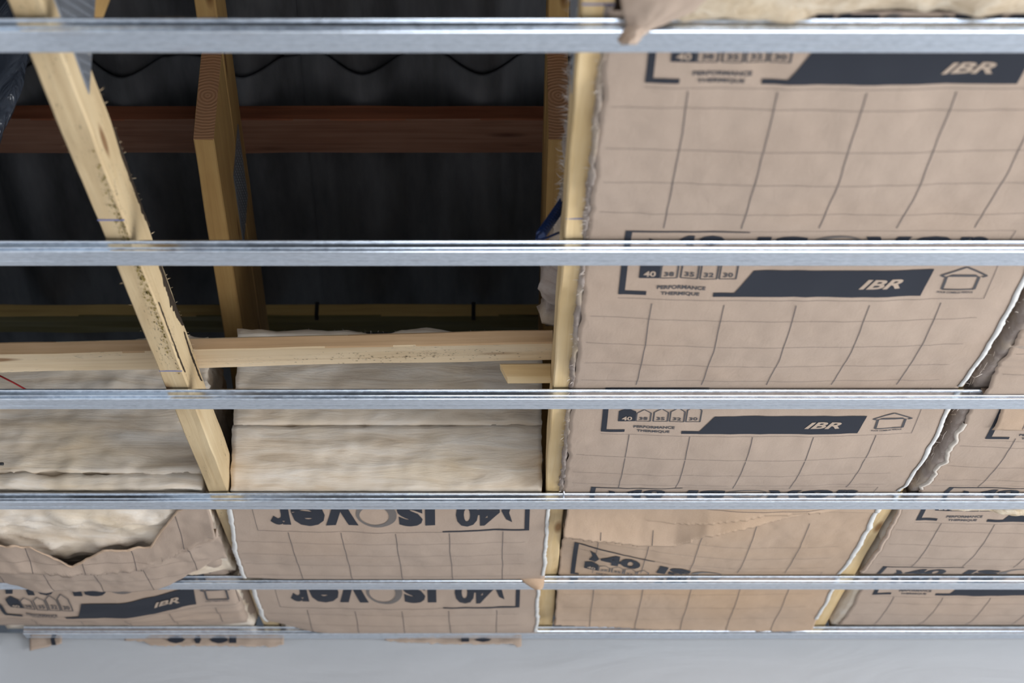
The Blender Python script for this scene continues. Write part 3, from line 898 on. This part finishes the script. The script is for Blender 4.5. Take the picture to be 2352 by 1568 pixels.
BZ = empty('insulation_batt', W(1.05, 4.85, HP), 'last kraft batt at lower right, against the white wall', 'insulation batt', G)
hB5 = sagged(.014, .735, 1.32, 17.2)
pB5 = Paper(hB5, rag(.752, .004, 12, 24), 1.32, 4.630, rag(5.070, .003, 8, 3))
pB5.mesh(BZ, M['kraft'])
pB5.logo(.829, 4.775, k=.98)
pB5.lines([.829 + .1 * k for k in range(5)], [(4.777, 5.06)], [4.825, 4.925, 5.02])
wool_block('wool', BZ, (.732, 1.29, 4.66, 5.12, HP + .004, 1.27), M['wool'], .022, .007, 51.1, bottom=lambda x, d: hB5(x, d) + .003)

# ---- middle bay: bare upper layer and two upside-down printed pieces
MU = empty('wool_layer', W(-.18, 4.5, 1.30), 'cream wool layer stacked on top, below the brace board in the middle bay', 'insulation batt', 'unfaced wool layers')
wool_block('wool', MU, (-.470, .084, 4.030, 5.0, 1.2942, 1.475), M['wool'], .009, .005, 61.0, layer=.003, rnd=.001, top=lambda x, d: .010 * fbm(x * 7, d * 5) - .03 * sm(-.1, .1, x))
tufts('loose_fibres', MU, lambda r: (W(r.uniform(-.44, .08), 4.04, r.uniform(1.46, 1.475)), Vector((r.uniform(-1, 1), -.4, 1)).normalized()), 140, .009, 35)
hM = sagged(.018, -.50, .10, 21.4, {4: .022})
def hM4(x, d):
    h = hM(x, d); i, t = gap(d)
    if i == 4: h -= .011 * sm(.72, .97, t)
    return h
MA = empty('insulation_batt', W(-.2, 4.35, HP), 'middle batt of bare cream wool whose kraft underside has upside-down lettering and a drooping corner', 'insulation batt', G)
pM = Paper(hM4, lambda d: -.482 - .020 * sm(4.1, 4.5, d) + .002 * fbm(d * 22, 3), rag(.097, .003, 13, 31), 4.060, lambda x: 4.617 - .02 * (1 - sm(-.50, -.42, x)) + .002 * fbm(x * 12, 9))
pM.mesh(MA, M['kraft'])
pM.logo(.0147, 3.8975, flip=True, k=1.35)
pM.lines([.0147 - .1 * k for k in range(5)], [(4.242, 4.615)], [4.31, 4.40, 4.49, 4.57])
wool_block('wool', MA, (-.471, .084, 4.030, 4.63, HP + .004, 1.2938), M['wool'], .009, .005, 61.0, layer=.003, rnd=.001, bottom=lambda x, d: hM(x, d) + .003)
pM.torn_edge(MA, 'l', 4.075, 4.60, .003, .008, M['torn'], 31.0)
pM.torn_edge(MA, 'r', 4.075, 4.58, .001, .004, M['torn'], 36.0)
# drooping corner over the fifth rail
vs = []; fs = []
tipx = [(1184, 1300), (1205, 1340), (1228, 1352), (1246, 1350), (1252, 1300)]
rows = [((1182, 1292), (1256, 1296), 4.585), ((1183, 1308), (1253, 1310), 4.600), ((1190, 1324), (1251, 1324), 4.612), ((1204, 1338), (1250, 1338), 4.617), ((1222, 1350), (1248, 1349), 4.618), ((1230, 1354), (1243, 1354), 4.617)]
for l, r, d in rows:
    for i in range(9): t = i / 8; vs.append(at(l[0] + (r[0]-l[0]) * t, l[1] + (r[1]-l[1]) * t, d - .006 * math.sin(math.pi * t)))
for j in range(len(rows) - 1):
    for i in range(8): k = j * 9 + i; fs.append((k, k+9, k+10, k+1))
mk('paper_corner', vs, fs, M['kraft_warm'], MA, solid=.0005)['label'] = 'orange tinted paper corner folded down'

MZ = empty('insulation_batt', W(-.2, 4.85, HP), 'lower middle kraft batt with upside-down lettering, hanging over the farthest rail', 'insulation batt', G)
def hM5(x, d):
    h = sagged(.016, -.50, .10, 27.0)(x, d); i, t = gap(d)
    if i == 5: h -= .019 * sm(.55, .98, t) * sm(-.50, -.36, x)
    return h
pMz = Paper(hM5, rag(-.497, .004, 14, 41), rag(.090, .004, 13, 43), 4.632, lambda x: 5.066 - .05 * (1 - sm(-.50, -.40, x)) + .002 * fbm(x * 12, 9))
pMz.mesh(MZ, M['kraft'])
pMz.logo(.003, 4.405, flip=True, k=1.8)
pMz.lines([.003 - .1 * k for k in range(5)], [(4.875, 5.06)], [4.915, 4.99])
wool_block('wool', MZ, (-.47, .083, 4.66, 5.12, HP + .004, 1.27), M['wool'], .022, .006, 81.0, bottom=lambda x, d: HP + .004 - .008)
pMz.torn_edge(MZ, 'l', 4.675, 5.02, .004, .009, M['torn'], 41.0)
pMz.torn_edge(MZ, 'r', 4.675, 5.05, .001, .005, M['torn'], 46.0)

# ---- left bay
LU = empty('wool_layer', W(-.78, 4.5, 1.30), 'shaded wool layer left of the left truss, below the brace board', 'insulation batt', 'unfaced wool layers')
wool_block('wool', LU, (-1.04, -.520, 4.03, 4.64, 1.2045, 1.445), M['wool'], .009, .009, 91.0, layer=.004, rnd=.001, top=lambda x, d: .03 * sm(-.8, -.55, x) - .01)
LA = empty('insulation_batt', W(-.78, 4.35, HP), 'slumped left batt with torn facing and loose wool spilling out', 'insulation batt', G)
near = [(-1.06, 4.285), (-.927, 4.282), (-.87, 4.295), (-.805, 4.366), (-.7355, 4.298), (-.647, 4.295), (-.577, 4.128), (-.525, 4.075)]
def fold1(x): return interp([(-1.06, 4.405), (-.87, 4.40), (-.75, 4.405), (-.68, 4.385), (-.60, 4.32), (-.51, 4.225)], x)
def hL(x, d):
    i, t = gap(d)
    if i is None: return HP
    s = math.sin(math.pi * min(t, .62) / 1.24) ** .9
    deep = .030 * sm(-1.06, -.90, x) * (1 - .85 * sm(-.74, -.53, x)) + .006
    h = HP - deep * s + wrinkle(x, d, 31) * 4.5 * min(1, 8 * t)
    c = fold1(x) + .003 * fbm(x * 20, 3)
    if d < c: h -= .024 * math.exp(-(c - d) / .045) * min(1, 6 * t)
    c = fold1(x) + .06 + .004 * fbm(x * 12, 5)
    if d < c: h -= .008 * math.exp(-(c - d) / .025) * min(1, 6 * t)
    return h
pL = Paper(hL, -1.05, rag(-.520, .004, 12, 51), lambda x: max(4.080, interp(near, x) + .006 * fbm(x * 30, 2, 0, 3)), lambda x: 4.620 - .16 * sm(-.68, -.52, x) + .004 * fbm(x * 9, 4))
pL.mesh(LA, M['kraft'], .006)
pL.lines([-.985 + .1 * k for k in range(5)], [(4.10, 4.615)], [4.36, 4.45, 4.54])
def wool_bot(x, d):
    i, t = gap(d)
    if i is None: return HP + .005
    e = min(1, 7 * min(t, 1 - t))
    return HP + .004 - e * (.020 + .016 * fbm(x * 9, d * 10, 3, 3) + .007 * fbm(x * 26, d * 30, 5, 2)) * (1 - .5 * sm(-.62, -.53, x))
wool_block('wool', LA, (-1.045, -.522, 4.030, 4.60, HP + .004, 1.2040), M['wool'], .009, .009, 91.0, layer=.004, rnd=.001, bottom=lambda x, d: max(wool_bot(x, d), hL(x, d) + .004 if d > interp(near, x) - .02 else 0),
           front=None)
# ragged lip of the torn facing
vs = []; fs = []; n = 170
for i in range(n + 1):
    x = -1.045 + .52 * i / n; d = pL.dn(x); h = hL(x, d + .002); w = .006 + .012 * abs(fbm(x * 24, 6, 0, 3))
    vs += [W(x, d + .004, h - .0012), W(x + .002, d - w * .5, h - .004 - .004 * abs(nz(x * 40, 1))), W(x, d - w, h - .002)]
for i in range(n): k = 3 * i; fs += [(k, k+1, k+4, k+3), (k+1, k+2, k+5, k+4)]
mk('torn_lip', vs, fs, M['kraft_warm'], LA, solid=.0006)

LZ = empty('insulation_batt', W(-.8, 4.85, HP), 'lower left kraft batt with a curved IBR band, in the wall corner', 'insulation batt', G)
hZ0 = sagged(.016, -1.06, -.52, 37.0)
def hLZ(x, d):
    h = hZ0(x, d)
    if 4.672 < d < 5.078: h -= .010 * (1 - sm(-.78, -.60, x)) * math.sin(math.pi * (d - 4.672) / .406) + .0
    h += .030 * sm(-.555, -.515, x) ** 2
    if 4.672 < d < 5.078: h += .005 * fbm(x * 6, d * 18, 3, 2) * math.sin(math.pi * (d - 4.672) / .406)
    return h
pLz = Paper(hLZ, -1.09, -.516, 4.46, lambda x: 5.070 - .03 * sm(-.62, -.54, x))
pLz.lift = 2.6; pLz.mesh(LZ, M['kraft'], .0065)
wz = lambda x: -.085 * sm(-.82, -.58, x)
pLz.logo(-.990, 4.913, warp=wz, k=1.22)
pLz.lines([-.988 + .1 * k for k in range(5)], [(4.917, 5.06)], [4.965, 5.03], warp=lambda x: wz(x) * .8)
wool_block('wool', LZ, (-1.085, -.522, 4.66, 5.12, HP + .006, 1.27), M['wool'], .022, .006, 111.0, bottom=lambda x, d: HP + .004 - .004)

# ------------------------------------------------------------------ paper scraps squeezed between the last rail and the wall
def scrap(label, xa, xb, drop, seed, art=None, mat='kraft'):
    S = empty('paper_scrap', at((xa + xb) / 2, 1466, 5.138), label, 'paper scrap', 'paper scraps at the wall top')
    vs = []; fs = []; n = max(8, int((xb - xa) / 5)); m = 6
    for i in range(n + 1):
        px = xa + (xb - xa) * i / n
        dr = drop(i / n) + 3.5 * fbm(px * .08, seed, 0, 3)
        for j in range(m + 1):
            py = 1455 + (dr + 13) * j / m
            vs.append(at(px, py, 5.137 + .003 * nz(px * .03, j * .3, seed)))
    for i in range(n):
        for j in range(m): k = i * (m+1) + j; fs.append((k, k+1, k+m+2, k+m+1))
    o = mk('paper', vs, fs, M[mat], S, solid=.0005)
    for (txt, a, b, y0, y1) in (art or []):
        vs2, fs2 = fit(text_tris(txt, .04), a, b, y1, y0) if txt != '|' else poly((a, y0), (b, y0), (b + 5, y1), (a + 5, y1))
        mk('printed_mark', [at(x, y, 5.1315) for x, y in vs2], fs2, M['ink'], o, smooth=False)['kind'] = 'stuff'
    return S
scrap('small torn kraft scrap at the left end of the farthest rail', 68, 142, lambda t: 26 - 16 * t, 1.0, [('|', 114, 124, 1460, 1481)])
scrap('long torn kraft scrap with dark lettering hanging below the farthest rail, left', 286, 652, lambda t: interp([(0, 2), (.12, 4), (.16, 14), (.9, 16), (.93, 18), (1, 12)], t), 2.0, [('over', 376, 568, 1428, 1477)])
scrap('torn kraft scrap hanging below the farthest rail, near the middle', 884, 1198, lambda t: interp([(0, 2), (.1, 6), (.5, 11), (.93, 10), (.97, 18), (1, 14)], t), 3.0, [('40', 1030, 1136, 1432, 1474)])

# ------------------------------------------------------------------ small things
# blue ribbed conduit poking out beside the middle truss, with its cable
C = empty('ribbed_conduit', at(1262, 520, 2.93), 'blue ribbed conduit poking out of the wool beside the middle truss', 'conduit')
p0 = at(1296, 462, 2.99); p1 = at(1270, 500, 2.955); p2_ = at(1242, 540, 2.93); N = 60; pts = []
for i in range(N + 1):
    t = i / N; pts.append(p0 * (1-t)**2 + p1 * 2*t*(1-t) + p2_ * t*t)
v, f = tube(pts, .0072, 12, True, rfun=lambda i: .0066 + .0009 * (1 if (i // 2) % 2 else 0))
mk('tube', v, f, M['blue'], C, smooth=False)
q = [at(1243, 533, 2.925), at(1234, 541, 2.918), at(1232, 549, 2.915), at(1240, 551, 2.915), at(1258, 545, 2.918), at(1284, 534, 2.925)]
cp = []
for a, b in zip(q, q[1:]):
    for k in range(5): cp.append(a.lerp(b, k / 5))
v, f = tube(cp + [q[-1]], .0017, 7)
mk('cable', v, f, M['blue'], C)
# red cord in the left bay
v, f = tube([at(-10, 858, 3.95), at(30, 878, 3.955), at(66, 898, 3.96), at(90, 912, 3.97)], .0016, 7)
tag(mk('red_cord', v, f, M['red']), 'thin red cord hanging in front of the left wool, under the brace board', 'cord')
v, f = tube([at(-45, 1064, 3.97), at(-15, 1065, 3.965), at(7, 1065, 3.955)], .0028, 8)
tag(mk('cable_end', v, f, M['blackplastic']), 'black cable end poking in at the left edge of the picture', 'cable')
# screw under the middle truss
v, f = tube([at(1295, 1118, 4.015), at(1295, 1136, 4.015)], .0013, 7)
tag(mk('screw', v, f, M['steel']), 'small bright screw pointing down beside the middle truss', 'screw')
# dark plastic sheeting bundled at the left
P = 26; Q = 40; vs = []; fs = []
for j in range(Q + 1):
    t = j / Q
    for i in range(P):
        an = 2 * math.pi * i / P
        r = .085 * (.55 + .75 * math.sin(math.pi * (.08 + .84 * t)) ** .7)
        fo = 1 + .16 * math.sin(5 * an + 5 * t) * math.sin(math.pi * t) + .20 * fbm(math.cos(an) * 1.5, math.sin(an) * 1.5, t * 3, 3)
        vs.append((-.800 - .02 * t + .045 * t * t + r * fo * math.cos(an), 3.12 + .7 * r * fo * math.sin(an), Z0 + 1.395 + .47 * t))
for j in range(Q):
    for i in range(P): fs.append((j*P+i, j*P+(i+1) % P, (j+1)*P+(i+1) % P, (j+1)*P+i))
fs.append(tuple(reversed(range(P)))); fs.append(tuple(range(Q*P, Q*P+P)))
tag(mk('plastic_bundle', vs, fs, M['film']), 'dark shiny plastic sheeting bundled at the left edge of the picture', 'plastic sheet')
